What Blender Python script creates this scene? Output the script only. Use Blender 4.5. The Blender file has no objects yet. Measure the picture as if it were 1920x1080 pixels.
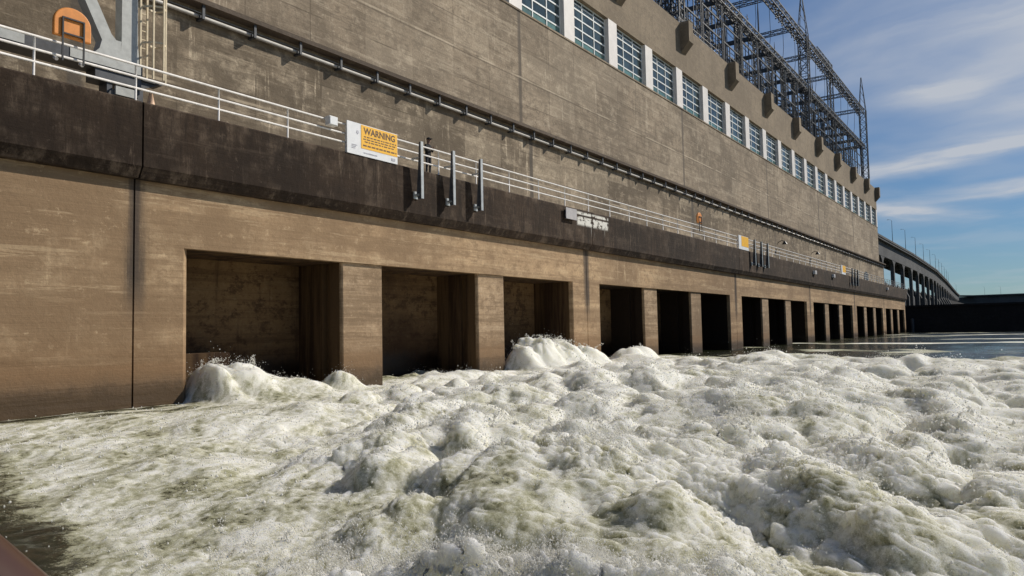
import bpy, math, random
import numpy as np
from mathutils import Vector, Matrix
random.seed(7); RNG = np.random.default_rng(7)
S = bpy.context.scene
COL = S.collection
R_ = math.radians

# ---------------------------------------------------------------- camera
F_PX, PITCH, YAW, ROLL = 1382.7, 0.05820, 0.61231, -0.01970
ax = Vector((math.cos(YAW), math.sin(YAW), 0)); rt = Vector((math.sin(YAW), -math.cos(YAW), 0)); upv = Vector((0, 0, 1))
fw = ax*math.cos(PITCH) + upv*math.sin(PITCH); up = -ax*math.sin(PITCH) + upv*math.cos(PITCH)
r2 = rt*math.cos(ROLL) + up*math.sin(ROLL); u2 = -rt*math.sin(ROLL) + up*math.cos(ROLL)
cd = bpy.data.cameras.new('camera'); cam = bpy.data.objects.new('camera', cd); COL.objects.link(cam)
m = Matrix((r2, u2, -fw)).transposed().to_4x4(); cam.matrix_world = m
cd.sensor_width = 36; cd.lens = F_PX*36/1920; cd.clip_start = 0.05; cd.clip_end = 9000
S.camera = cam

# ---------------------------------------------------------------- light
SUN = Vector((0.67, -0.45, 0.60)).normalized()
el = math.asin(SUN.z); az = math.atan2(SUN.x, SUN.y)
ld = bpy.data.lights.new('sun', 'SUN'); ld.energy = 4.3; ld.angle = R_(0.5); ld.color = (1.0, 0.93, 0.82)
lo = bpy.data.objects.new('sun', ld); COL.objects.link(lo)
lo.rotation_euler = (-SUN).to_track_quat('-Z', 'Y').to_euler(); lo.location = (0, -50, 80)
W = bpy.data.worlds.new('World'); S.world = W; W.use_nodes = True
S.view_settings.view_transform = 'Standard'; S.view_settings.look = 'None'
S.view_settings.exposure = 0.0; S.view_settings.gamma = 1

class NT:
    """small helper to write node trees"""
    def __init__(s, tree): s.t = tree; s.n = tree.nodes; s.l = tree.links
    def node(s, typ, **kw):
        n = s.n.new(typ)
        for k, v in kw.items(): setattr(n, k, v)
        return n
    def put(s, sock, v):
        if hasattr(v, 'is_linked') or isinstance(v, bpy.types.NodeSocket): s.l.new(v, sock)
        elif v is not None:
            if sock.type == 'RGBA' and len(v) == 3: v = (*v, 1)
            sock.default_value = v
    def math(s, op, a, b=None, c=None, clamp=False):
        n = s.node('ShaderNodeMath', operation=op, use_clamp=clamp)
        s.put(n.inputs[0], a)
        if b is not None: s.put(n.inputs[1], b)
        if c is not None: s.put(n.inputs[2], c)
        return n.outputs[0]
    def vmul(s, v, k):
        n = s.node('ShaderNodeVectorMath', operation='MULTIPLY'); s.put(n.inputs[0], v); n.inputs[1].default_value = k; return n.outputs[0]
    def noise(s, v, scale, detail=4, rough=.55, dist=0):
        n = s.node('ShaderNodeTexNoise'); s.put(n.inputs['Vector'], v); n.inputs['Scale'].default_value = scale
        n.inputs['Detail'].default_value = detail; n.inputs['Roughness'].default_value = rough; n.inputs['Distortion'].default_value = dist
        return n.outputs['Fac']
    def ramp(s, f, a, b, c0=0., c1=1., smooth=True):
        n = s.node('ShaderNodeMapRange', interpolation_type='SMOOTHSTEP' if smooth else 'LINEAR'); s.put(n.inputs[0], f)
        n.inputs[1].default_value = a; n.inputs[2].default_value = b; n.inputs[3].default_value = c0; n.inputs[4].default_value = c1
        return n.outputs[0]
    def mix(s, f, a, b, mode='MIX'):
        n = s.node('ShaderNodeMix', data_type='RGBA', blend_type=mode); s.put(n.inputs[0], f); s.put(n.inputs[6], a); s.put(n.inputs[7], b); return n.outputs[2]
    def sep(s, v):
        n = s.node('ShaderNodeSeparateXYZ'); s.put(n.inputs[0], v); return n.outputs
    def comb(s, x, y, z):
        n = s.node('ShaderNodeCombineXYZ'); s.put(n.inputs[0], x); s.put(n.inputs[1], y); s.put(n.inputs[2], z); return n.outputs[0]

# sky: Nishita with thin cirrus laid on a plane high above
w = NT(W.node_tree); w.n.clear()
sky = w.node('ShaderNodeTexSky', sky_type='NISHITA'); sky.sun_disc = False
sky.sun_elevation = el; sky.sun_rotation = az; sky.air_density = 1.0; sky.dust_density = 0.1; sky.ozone_density = 2.2
gd = w.sep(w.node('ShaderNodeTexCoord').outputs['Generated'])
zc = w.math('ADD', w.math('MAXIMUM', gd[2], 0.0), 0.06)
px = w.math('DIVIDE', gd[0], zc); py = w.math('DIVIDE', gd[1], zc)
pv = w.comb(px, py, 0.0)
wob = w.math('MULTIPLY', w.math('SUBTRACT', w.noise(pv, 2.2, 5, .6), .5), .30)
n2 = w.noise(pv, 1.3, 4, .55, .4)
cl = w.math('MULTIPLY', w.ramp(n2, .42, .72), .20)
# cirrus bands: (x0, y0, x1, y1, half width, thickness) on a plane overhead
for (x0, y0, x1, y1, hw, am, fr) in ((4.12, .85, 3.62, -.55, .13, 1.5, 3.0), (3.80, .50, 3.5, -.4, .26, .5, 2.2), (4.85, .42, 4.5, -.9, .22, 1.15, 2.4), (4.75, 1.0, 5.45, .33, .17, 1.2, 3.2), (2.75, .50, 2.3, -.7, .52, 1.05, 1.3), (3.06, .38, 2.93, .06, .16, .95, 2.6), (3.4, .2, 3.2, -.5, .2, .45, 2.4),
                                     (2.1, .25, 1.9, -.8, .25, .25, 2.2), (3.3, .1, 3.0, -.7, .16, .28, 3.5), (6.7, .75, 6.9, .3, .06, .12, 4), (1.0, -1.5, 2.5, -2.5, .3, .5, 3), (-2, 1.5, -1, 3, .4, .4, 2.5), (1.2, -3.5, 3.4, -4.4, .3, .5, 3), (5.5, -2.0, 5.2, -4.0, .2, .5, 3)):
    L_ = math.hypot(x1-x0, y1-y0)/2; cx_, cy_ = (x0+x1)/2, (y0+y1)/2; dx_, dy_ = (x1-x0)/2/L_, (y1-y0)/2/L_
    ex = w.math('SUBTRACT', px, cx_); ey = w.math('SUBTRACT', py, cy_)
    a_ = w.math('ADD', w.math('MULTIPLY', ex, dx_), w.math('MULTIPLY', ey, dy_))
    b_ = w.math('SUBTRACT', w.math('MULTIPLY', ey, dx_), w.math('MULTIPLY', ex, dy_))
    b_ = w.math('ADD', b_, w.math('MULTIPLY', wob, min(1.0, hw*5)))
    tex = w.noise(w.comb(w.math('MULTIPLY', a_, fr*.6), w.math('MULTIPLY', b_, fr*1.5), x0), 1.0, 5, .52, .5)
    g = w.math('ADD', w.math('POWER', w.math('ABSOLUTE', w.math('DIVIDE', a_, L_)), 2.0), w.math('POWER', w.math('ABSOLUTE', w.math('DIVIDE', b_, hw)), 2.0))
    g = w.math('EXPONENT', w.math('MULTIPLY', g, -1.0))
    cl = w.math('ADD', cl, w.math('MULTIPLY', w.math('MULTIPLY', g, w.ramp(tex, .25, .70, .25, 1.0)), am))
cl = w.math('MINIMUM', cl, .9)
# thinner, bluer air than the model's humid horizon
air = w.mix(w.ramp(gd[2], -.02, .55), (.46, .62, .80), (.80, .92, 1.06))
skyc = w.mix(1.0, sky.outputs[0], air, 'MULTIPLY')
bgc = w.mix(cl, skyc, (7.4, 7.8, 8.5))
bg = w.node('ShaderNodeBackground'); w.l.new(bgc, bg.inputs[0]); bg.inputs[1].default_value = 0.07
wo = w.node('ShaderNodeOutputWorld'); w.l.new(bg.outputs[0], wo.inputs[0])

# ---------------------------------------------------------------- materials
def mat(name):
    mt = bpy.data.materials.new(name); mt.use_nodes = True
    t = NT(mt.node_tree); t.n.clear()
    b = t.node('ShaderNodeBsdfPrincipled'); o = t.node('ShaderNodeOutputMaterial'); t.l.new(b.outputs[0], o.inputs[0])
    t.b = b; t.out = o
    t.pos = t.node('ShaderNodeNewGeometry').outputs['Position']
    return mt, t
def bump(t, h, strength, dist):
    n = t.node('ShaderNodeBump'); n.inputs['Strength'].default_value = strength; n.inputs['Distance'].default_value = dist
    t.l.new(h, n.inputs['Height']); t.l.new(n.outputs[0], t.b.inputs['Normal'])
def simple(name, col, rough=.6, metal=0., var=.25, scale=3., rust=0.):
    mt, t = mat(name)
    n = t.noise(t.pos, scale, 5, .6)
    c = t.mix(t.ramp(n, .3, .7), tuple(x*(1-var) for x in col), tuple(min(1, x*(1+var)) for x in col))
    if rust:
        r = t.ramp(t.noise(t.pos, scale*1.7, 6, .7), .62, .72, 0, rust); c = t.mix(r, c, (.12, .05, .02))
    t.put(t.b.inputs['Base Color'], c); t.b.inputs['Roughness'].default_value = rough; t.b.inputs['Metallic'].default_value = metal
    return mt

def concrete(name, base, dark, light, streak=.5, boards=.5, patch=.3, wet=None, joints=None, lift=None, graf=False, strata=0., rough=.9, inner_shade=None, drip=1.0, panel=None, bands=None, mott=(1, 1, 1.35)):
    mt, t = mat(name)
    x, y, z = t.sep(t.pos)
    big = t.noise(t.pos, .13, 5, .6)
    med = t.noise(t.pos, .9, 6, .65)
    fine = t.noise(t.pos, 7, 5, .7)
    c = t.mix(t.ramp(big, .35, .68), base, dark)
    c = t.mix(t.math('MULTIPLY', t.ramp(med, .45, .75), patch), c, light)
    # vertical run-off streaks
    sv = t.vmul(t.pos, (1.5, 1.5, .09))
    s1 = t.noise(sv, 1.0, 6, .7)
    c = t.mix(t.math('MULTIPLY', t.ramp(s1, .5, .72), streak), c, dark)
    s2 = t.noise(t.vmul(t.pos, (2.3, 2.3, .16)), 1.0, 6, .75)
    gate = t.ramp(t.noise(t.pos, .22, 3, .5), .5, .62)
    c = t.mix(t.math('MULTIPLY', t.math('MULTIPLY', t.ramp(s2, .55, .68), gate), patch*1.6*drip, clamp=True), c, light)
    # board marks
    bz = t.noise(t.vmul(t.pos, (.10, .10, 4.2)), 1.0, 5, .7)
    c = t.mix(t.math('MULTIPLY', t.ramp(bz, .5, .68), boards), c, dark)
    if strata:
        bz2 = t.noise(t.vmul(t.pos, (.05, .05, 1.15)), 1.0, 6, .66, .25)
        c = t.mix(t.math('MULTIPLY', t.ramp(bz2, .47, .58), strata), c, dark)
    m2 = t.noise(t.vmul(t.pos, mott), 1.5, 8, .78)
    c = t.mix(t.ramp(m2, .49, .60, 0, .75), c, dark); c = t.mix(t.ramp(m2, .44, .34, 0, .6), c, light)
    hl = t.noise(t.vmul(t.pos, (.16, .16, 2.1)), 1.0, 7, .72, .1)
    c = t.mix(t.ramp(hl, .54, .60, 0, boards), c, dark); c = t.mix(t.ramp(hl, .43, .38, 0, boards*.6), c, light)
    if panel:    # every cast panel set a little differently
        pw, z0, phh, amt = panel
        u = t.math('DIVIDE', t.math('SUBTRACT', x, 1.4), pw); v_ = t.math('DIVIDE', t.math('SUBTRACT', z, z0), phh)
        wn = t.node('ShaderNodeTexWhiteNoise', noise_dimensions='2D'); t.l.new(t.comb(t.math('FLOOR', u), t.math('FLOOR', v_), 0.0), wn.inputs['Vector'])
        c = t.mix(t.ramp(wn.outputs['Value'], .5, 1, 0, amt), c, dark); c = t.mix(t.ramp(wn.outputs['Value'], .5, 0, 0, amt*.7), c, light)
        fu = t.math('ABSOLUTE', t.math('SUBTRACT', t.math('FRACT', u), .5)); fv = t.math('ABSOLUTE', t.math('SUBTRACT', t.math('FRACT', v_), .5))
        ln = t.math('MAXIMUM', t.ramp(fu, .5-.05/pw, .5-.01/pw), t.ramp(fv, .5-.05/phh, .5-.01/phh))
        c = t.mix(t.math('MULTIPLY', ln, t.ramp(t.noise(t.pos, .5, 3), .42, .6, 0, .7)), c, tuple(v*.55 for v in dark))
    if bands:    # pour lifts of different age: (height, colour, amount) from the top down
        zw = t.math('ADD', z, t.math('ADD', t.math('MULTIPLY', t.math('SUBTRACT', t.noise(t.vmul(t.pos, (.4, .4, .8)), 1.0, 5, .65), .5), .55), t.math('MULTIPLY', t.math('SUBTRACT', m2, .5), .35)))
        for za, zb, col, am in bands:
            c = t.mix(t.math('MULTIPLY', t.ramp(zw, za-.12, za+.02), t.ramp(zw, zb-.06, zb+.14, am, 0)), c, col)
    c = t.mix(t.ramp(fine, .35, .75, .0, .55), c, tuple(v*.5 for v in base))
    pit = t.noise(t.pos, 3.2, 5, .75)
    c = t.mix(t.ramp(pit, .60, .74, 0, .6), c, tuple(v*.45 for v in base)); c = t.mix(t.ramp(pit, .40, .26, 0, .5*patch+.1), c, light)
    if joints:   # dirt run-off beside the block joints
        jx, sp, wd, jc = joints
        d = t.math('ABSOLUTE', t.math('SUBTRACT', t.math('FLOORED_MODULO', t.math('ADD', t.math('SUBTRACT', x, jx), sp/2), sp), sp/2))
        d = t.math('ADD', d, t.math('MULTIPLY', t.math('SUBTRACT', s1, .5), wd*2.4))
        c = t.mix(t.math('MULTIPLY', t.ramp(d, wd*.25, wd, .85, 0), t.ramp(z, .2, 2.2)), c, jc)
    if lift:     # pour joints
        for zz in lift:
            d = t.math('ABSOLUTE', t.math('ADD', t.math('SUBTRACT', z, zz), t.math('MULTIPLY', t.math('SUBTRACT', med, .5), .12)))
            c = t.mix(t.math('MULTIPLY', t.ramp(d, .03, .09, .5, 0), t.ramp(t.noise(t.pos, .35, 2), .4, .55)), c, light)
            d2 = t.math('ABSOLUTE', t.math('SUBTRACT', z, zz-.12))
            c = t.mix(t.ramp(d2, .02, .07, .45, 0), c, tuple(v*.5 for v in dark))
    if wet is not None:
        zz = t.math('ADD', z, t.math('MULTIPLY', t.math('SUBTRACT', s1, .5), .9))
        c = t.mix(t.ramp(zz, wet+.5, wet+2.6, .5, 0), c, (dark[0]*.95, dark[1]*.84, dark[2]*.74))
        rag = t.math('ADD', zz, t.math('MULTIPLY', t.math('SUBTRACT', m2, .5), .9))
        c = t.mix(t.ramp(rag, wet-.15, wet+.35, .92, 0), c, tuple(v*.22 for v in dark)); c = t.mix(t.ramp(rag, wet, wet+.9, .55, 0), c, tuple(v*.5 for v in dark))
        rr = t.ramp(zz, wet-.1, wet+.6, .38, rough)
        t.put(t.b.inputs['Roughness'], rr)
    else: t.b.inputs['Roughness'].default_value = rough
    if inner_shade:    # openings' shade painted behind the face: streaked brown near, almost black in far bays
        c = t.mix(t.ramp(t.math('ADD', y, t.math('MULTIPLY', t.math('SUBTRACT', med, .5), .12)), 24.26, 24.34, 0, 1), c, t.mix(t.ramp(x, 41.5, 50), t.mix(t.ramp(s1, .42, .6), (.095, .055, .025), (.034, .017, .008)), inner_shade))
    if graf:     # rubbed edges and pale run-off at the top and foot of the band
        edge = t.math('MAXIMUM', t.ramp(z, 7.35, 7.75), t.ramp(z, 5.95, 5.3))
        c = t.mix(t.math('MULTIPLY', edge, t.ramp(t.noise(t.vmul(t.pos, (1.1, 1.1, .5)), 1.0, 7, .72), .50, .62, 0, .55)), c, light)
    if graf:     # worn white paint left of old lettering, and bird droppings
        v = t.comb(t.math('MULTIPLY', x, 2.6), 0.0, t.math('MULTIPLY', z, 3.0))
        g = t.noise(v, 1.0, 4, .65, .6)
        band = t.math('MULTIPLY', t.math('MULTIPLY', t.ramp(x, 40.7, 41.0), t.ramp(x, 44.9, 45.3, 1, 0)), t.math('MULTIPLY', t.ramp(z, 6.65, 6.85), t.ramp(z, 7.55, 7.66, 1, 0)))
        gap = t.ramp(t.math('ABSOLUTE', t.math('SUBTRACT', z, 7.36)), .03, .1)
        c = t.mix(t.math('MULTIPLY', t.math('MULTIPLY', band, gap), t.ramp(g, .40, .50)), c, (.72, .70, .64))
        dr = t.noise(t.vmul(t.pos, (5, 0, .35)), 1, 3, .6)
        b2 = t.math('MULTIPLY', t.math('MULTIPLY', t.ramp(x, 41.5, 42.0), t.ramp(x, 44.9, 45.3, 1, 0)), t.math('MULTIPLY', t.ramp(z, 5.9, 6.5), t.ramp(z, 6.7, 6.8, 1, 0)))
        c = t.mix(t.math('MULTIPLY', b2, t.ramp(dr, .58, .68, 0, .5)), c, (.4, .38, .34))
    t.put(t.b.inputs['Base Color'], c)
    t.b.inputs['Specular IOR Level'].default_value = .25
    h = t.math('ADD', t.math('ADD', t.math('MULTIPLY', fine, .5), t.math('MULTIPLY', bz, .7)), t.math('MULTIPLY', med, .8))
    bump(t, h, .55, .06)
    return mt

BAY0, BAY, NBAY = 12.6, 30.2, 6
M = {}
M['lower'] = concrete('lower_concrete', (.56, .385, .225), (.25, .165, .095), (.68, .51, .32), streak=.3, boards=.6, patch=.45, wet=-1.7, strata=.6, bands=((.45, 1.35, (.24, .155, .088), .62), (-.75, -.62, (.16, .10, .055), .6), (-2.6, -.9, (.25, .15, .08), .62), (-2.6, -1.50, (.045, .028, .016), .9)), joints=(BAY0, BAY, .55, (.055, .045, .04)), inner_shade=(.020, .012, .007))
M['pier'] = concrete('pier_concrete', (.50, .355, .22), (.22, .15, .09), (.60, .45, .30), streak=.3, boards=.75, patch=.4, wet=-1.9, strata=.7, bands=((-2.6, -.8, (.25, .15, .08), .5), (-2.6, -1.45, (.045, .028, .016), .85)), inner_shade=(.020, .012, .007))
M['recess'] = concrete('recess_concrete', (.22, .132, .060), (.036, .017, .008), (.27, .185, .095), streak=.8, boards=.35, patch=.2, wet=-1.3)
M['parapet'] = concrete('stained_parapet', (.054, .033, .0195), (.018, .0110, .0068), (.17, .125, .090), streak=.8, boards=.25, patch=.6, drip=1.6, mott=(1.9, 1.9, .26), graf=True)
M['facade'] = concrete('facade_concrete', (.41, .325, .232), (.175, .138, .098), (.64, .535, .40), streak=.55, boards=.6, patch=.6, lift=(18.1,), panel=(3.775, 14.25, 1.95, .30), joints=(BAY0, BAY, .30, (.12, .10, .08)))
M['base_wall'] = concrete('base_wall_concrete', (.325, .255, .178), (.135, .106, .074), (.64, .53, .385), streak=.65, boards=.6, patch=.75, lift=(10.4,), drip=1.9, panel=(3.775, 7.7, 1.55, .4), joints=(BAY0, BAY, .34, (.10, .085, .07)))
M['cornice'] = concrete('cornice_concrete', (.17, .135, .105), (.11, .085, .066), (.22, .18, .14), streak=.3, boards=.2, patch=.2)
M['roofpar'] = concrete('roof_parapet_concrete', (.33, .262, .182), (.21, .165, .115), (.42, .34, .25), streak=.5, boards=.12, patch=.25)
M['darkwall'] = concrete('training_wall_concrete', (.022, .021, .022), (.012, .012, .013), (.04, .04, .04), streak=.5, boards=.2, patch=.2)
M['viaduct'] = concrete('viaduct_concrete', (.12, .122, .125), (.07, .072, .076), (.17, .17, .17), streak=.4, boards=.1, patch=.2)
M['white'] = simple('white_paint', (.72, .70, .67), .5, var=.1)
M['rail'] = simple('galvanised_rail', (.74, .71, .68), .45, var=.12, scale=6)
M['postwhite'] = simple('white_panel', (.74, .70, .66), .6, var=.06, scale=1.2)
M['muntin'] = simple('window_bar_paint', (.76, .80, .79), .5, var=.08)
M['glass'] = simple('window_glass', (.040, .064, .070), .10, var=.5, scale=.7)
M['glass2'] = simple('lower_glass', (.10, .20, .18), .18, var=.3, scale=.8)
M['steel'] = simple('dark_steel', (.060, .066, .075), .6, .2, var=.3)
M['steel2'] = simple('weathered_steel', (.10, .10, .10), .6, .3, var=.3)
M['insul'] = simple('brown_insulator', (.035, .025, .022), .3, var=.2)
M['porc'] = simple('grey_porcelain', (.42, .43, .43), .3, var=.2)
M['crane'] = simple('crane_grey_paint', (.44, .45, .43), .5, var=.12, scale=4, rust=.35)
M['crane2'] = simple('dark_blue_grey_paint', (.055, .06, .07), .5, var=.25, scale=4)
M['cream'] = simple('cream_ladder_paint', (.66, .55, .37), .5, var=.12, scale=5, rust=.3)
M['orange'] = simple('orange_board', (.74, .27, .05), .55, var=.10, scale=5)
M['black'] = simple('black_frame', (.02, .02, .022), .5)
M['yellow'] = simple('sign_orange', (.90, .47, .010), .5, var=.04)
M['signwhite'] = simple('sign_white', (.78, .79, .80), .45, var=.03)
M['signink'] = simple('sign_ink', (.10, .045, .01), .6)
M['signgrey'] = simple('sign_grey', (.42, .42, .46), .6)
M['galv'] = simple('galvanised_post', (.46, .47, .46), .4, .4, var=.15)
M['pipe'] = simple('pale_pipe', (.52, .50, .47), .4, .3, var=.12)
M['plate'] = simple('grey_plate', (.42, .40, .40), .6, var=.1)
M['skin'] = simple('skin', (.30, .18, .13), .6)
M['cloth'] = simple('dark_clothing', (.012, .012, .014), .9)
M['trouser'] = simple('grey_trousers', (.03, .032, .038), .9)
M['gunwale'] = simple('brown_gunwale_paint', (.060, .030, .020), .3, var=.12, scale=8)
M['cone'] = simple('pale_cone', (.75, .5, .33), .6)

# ---------------------------------------------------------------- mesh helpers
class MB:
    def __init__(s): s.v = []; s.f = []
    def add(s, v, f):
        o = len(s.v); s.v += [tuple(q) for q in v]; s.f += [tuple(i+o for i in q) for q in f]; return s
    def box(s, a, b):
        (x0, y0, z0), (x1, y1, z1) = a, b
        return s.add([(x0,y0,z0),(x1,y0,z0),(x1,y1,z0),(x0,y1,z0),(x0,y0,z1),(x1,y0,z1),(x1,y1,z1),(x0,y1,z1)],
              [(0,3,2,1),(4,5,6,7),(0,1,5,4),(1,2,6,5),(2,3,7,6),(3,0,4,7)])
    def prism(s, poly, axis, d0, d1):
        """poly of 2-D points extruded along axis ('x': poly=(y,z), 'y': (x,z), 'z': (x,y))"""
        n = len(poly)
        def P(q, d): return {'x': (d, q[0], q[1]), 'y': (q[0], d, q[1]), 'z': (q[0], q[1], d)}[axis]
        A = sum(poly[i][0]*poly[(i+1)%n][1]-poly[(i+1)%n][0]*poly[i][1] for i in range(n))
        if (A < 0) != (axis == 'y'): poly = poly[::-1]
        if d0 > d1: d0, d1 = d1, d0
        v = [P(q, d0) for q in poly]+[P(q, d1) for q in poly]
        f = [tuple(range(n))[::-1], tuple(range(n, 2*n))]+[(i, (i+1)%n, (i+1)%n+n, i+n) for i in range(n)]
        return s.add(v, f)
    def bar(s, p, q, wd, ht=None):
        p, q = Vector(p), Vector(q); d = (q-p)
        if d.length < 1e-6: return s
        d.normalize(); a = d.cross(Vector((0,0,1)) if abs(d.z) < .9 else Vector((1,0,0))).normalized(); b = a.cross(d)
        ht = ht or wd; a *= wd/2; b *= ht/2
        v = [p-a-b, p+a-b, p+a+b, p-a+b, q-a-b, q+a-b, q+a+b, q-a+b]
        return s.add(v, [(0,1,2,3),(7,6,5,4),(0,4,5,1),(1,5,6,2),(2,6,7,3),(3,7,4,0)])
    def tube(s, pts, r, n=8, cap=True):
        pts = [Vector(p) for p in pts]; rings = []
        rr = r if isinstance(r, (list, tuple)) else [r]*len(pts)
        for i, p in enumerate(pts):
            d = (pts[min(i+1, len(pts)-1)]-pts[max(i-1, 0)]).normalized()
            a = d.cross(Vector((0,0,1)) if abs(d.z) < .9 else Vector((1,0,0))).normalized(); b = a.cross(d)
            rings.append([p+(a*math.cos(2*math.pi*k/n)+b*math.sin(2*math.pi*k/n))*rr[i] for k in range(n)])
        v = [q for g in rings for q in g]; f = []
        for i in range(len(rings)-1):
            for k in range(n): f.append((i*n+k, i*n+(k+1)%n, (i+1)*n+(k+1)%n, (i+1)*n+k))
        if cap: f += [tuple(range(n)), tuple(range((len(rings)-1)*n, len(rings)*n))[::-1]]
        return s.add(v, f)
    def build(s, name, mt, parent=None, smooth=False, bevel=0):
        me = bpy.data.meshes.new(name); me.from_pydata(s.v, [], s.f); me.update()
        if smooth: me.polygons.foreach_set('use_smooth', [True]*len(me.polygons))
        o = bpy.data.objects.new(name, me); COL.objects.link(o)
        me.materials.append(M[mt] if isinstance(mt, str) else mt)
        if parent is not None:
            o.parent = parent; o.matrix_parent_inverse = Matrix.Translation(-world_loc(parent))
        if bevel:
            b = o.modifiers.new('bevel', 'BEVEL'); b.width = bevel; b.segments = 2; b.limit_method = 'ANGLE'
        return o
def world_loc(o):
    l = Vector(o.location)
    if o.parent is not None: l = l+world_loc(o.parent)+o.matrix_parent_inverse.translation
    return l
def tag(o, label, cat, group=None, kind=None):
    if label: o['label'] = label
    if cat: o['category'] = cat
    if group: o['group'] = group
    if kind: o['kind'] = kind
    return o
def empty(name, loc, label, cat, group=None):
    o = bpy.data.objects.new(name, None); COL.objects.link(o); o.location = loc; o.empty_display_size = .3
    return tag(o, label, cat, group)
def copy_tree(o, off, parent=None):
    c = o.copy(); COL.objects.link(c)
    if parent is None: c.location = Vector(o.location)+Vector(off)
    else: c.parent = parent; c.matrix_parent_inverse = o.matrix_parent_inverse.copy()
    for ch in list(o.children): copy_tree(ch, off, c)
    return c

ZT = 7.77          # walkway level
YW = 24.0          # face of the draft tube wall
XE = BAY0+BAY*NBAY # far end of the powerhouse = 193.8
YB, YF = 28.2, 29.0

# ================================================================= powerhouse
ph = empty('powerhouse', (100, 29, -3), 'long tan concrete powerhouse with dark stained parapet and a row of windows', 'powerhouse')
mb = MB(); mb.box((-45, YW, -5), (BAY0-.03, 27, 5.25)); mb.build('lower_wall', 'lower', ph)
OPEN = [(2.0, 9.07), (11.47, 18.55), (20.95, 28.35)]
for k in range(NBAY):
    x0 = BAY0+BAY*k+.03; x1 = BAY0+BAY*(k+1)-.03; J = BAY0+BAY*k
    mb = MB()
    c = .26
    mb.prism([(x0, YW), (J+2.0-c, YW), (J+2.0, YW+c), (J+2.0, 27), (x0, 27)], 'z', -5, 3.1)
    mb.prism([(J+28.35, YW+.05), (J+28.40, YW), (x1, YW), (x1, 27), (J+28.35, 27)], 'z', -5, 3.1)
    mb.prism([(YW, 3.1), (YW, 5.25), (27, 5.25), (27, 3.1)], 'x', x0, x1)
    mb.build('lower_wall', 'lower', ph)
    for a, b in ((9.07, 11.47), (18.55, 20.95)):
        a += J; b += J; y = YW+.12; c = .05
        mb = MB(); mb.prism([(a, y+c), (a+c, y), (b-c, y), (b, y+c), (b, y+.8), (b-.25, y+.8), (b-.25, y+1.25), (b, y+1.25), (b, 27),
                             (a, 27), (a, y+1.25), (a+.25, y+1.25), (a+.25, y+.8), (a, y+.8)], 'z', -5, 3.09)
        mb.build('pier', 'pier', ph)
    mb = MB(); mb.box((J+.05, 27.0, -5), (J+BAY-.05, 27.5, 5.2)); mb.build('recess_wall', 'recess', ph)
mb = MB(); mb.box((14.62, 25.7, -4), (17.3, 26.99, -.62)); mb.build('recess_ledge', 'pier', ph)
# parapet above, standing slightly proud
segs = [(-45, BAY0)]+[(BAY0+BAY*k, BAY0+BAY*(k+1)) for k in range(NBAY)]
for a, b in segs:
    mb = MB(); mb.prism([(23.72, 5.25), (23.5, 5.62), (23.5, ZT-.06), (23.56, ZT), (24.3, ZT), (24.3, 5.25)], 'x', a+.03, b-.03)
    mb.build('parapet_wall', 'parapet', ph)
mb = MB(); mb.box((-45, 24.3, 5.26), (XE-.1, 28.4, ZT-.03)); mb.build('walkway_deck', 'base_wall', ph)
mb = MB(); mb.box((-45, YB, ZT-.03), (XE+.5, 29.6, 13.9)); mb.build('base_wall', 'base_wall', ph)
mb = MB(); mb.prism([(27.62, 13.901), (27.60, 14.10), (YF, 14.42), (29.3, 14.42), (29.3, 13.901)], 'x', -45, XE+.3); mb.build('cornice', 'cornice', ph)
mb = MB(); mb.box((-45, YF, 14.2), (XE, 30.2, 22.93)); mb.build('facade_wall', 'facade', ph)
mb = MB(); mb.box((-45, YF-.06, 22.931), (XE, 29.2, 23.06)); mb.build('window_sill', 'facade', ph)
mb = MB(); mb.box((-45, YF, 27.15), (XE, 30.2, 32.34)); mb.build('roof_parapet', 'roofpar', ph)
mb = MB(); mb.box((-45, 30.2, 30.9), (XE, 62, 31.3)); mb.build('roof', 'cornice', ph)
mb = MB(); mb.box((XE-.6, 30.2, -4), (XE, 62, 30.9)); mb.build('end_wall', 'facade', ph)
mb = MB(); mb.box((XE-.6, 27.0, -4), (XE-.05, 30.1, 7.7)); mb.build('end_wall', 'lower', ph)
mb = MB(); mb.box((-45, 30.21, 22.0), (XE-.7, 30.5, 30.8)); mb.build('inner_wall', 'glass', ph)
WP = BAY/4
k0 = -5
xs_post = [42.40+WP*k for k in range(k0, 21)]
fr0 = gl0 = gb0 = None
for i, xp in enumerate(xs_post):
    if xp > XE: break
    mb = MB(); mb.box((xp-.80, YF-.02, 23.06), (min(xp+.80, XE-.02), 29.9, 27.149)); mb.build('window_post', 'postwhite', ph)
    a, b = xp+.80, xp+WP-.80
    if b > XE: break
    if fr0 is None:
        y = YF+.36; z0, z1 = 23.06, 27.149
        mb = MB(); tw = .10
        for t_ in (0, 1/3, 2/3, 1):
            xx = a+(b-a)*t_; mb.box((max(a, xx-tw/2), y, z0), (min(b, xx+tw/2), y+.12, z1))
        for h in (0.02, .205, .41, .615, .80, .90, .985):
            zz = z0+(z1-z0)*h; mb.box((a, y+.01, zz-tw*.55), (b, y+.10, zz+tw*.55))
        fr0 = mb.build('window', 'muntin', ph)
        mb = MB(); mb.box((a, y+.055, z0+.9), (b, y+.075, z1)); gl0 = mb.build('pane', 'glass', fr0)
        mb = MB(); mb.box((a, y+.055, z0), (b, y+.075, z0+.899)); gb0 = mb.build('lower_pane', 'glass2', fr0)
        base_x = xp
    else:
        f = fr0.copy(); COL.objects.link(f); f.parent = ph; f.matrix_parent_inverse = fr0.matrix_parent_inverse.copy(); f.location = (xp-base_x, 0, 0)
        for g0 in (gl0, gb0):
            g = g0.copy(); COL.objects.link(g); g.parent = f; g.matrix_parent_inverse = g0.matrix_parent_inverse.copy()
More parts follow.
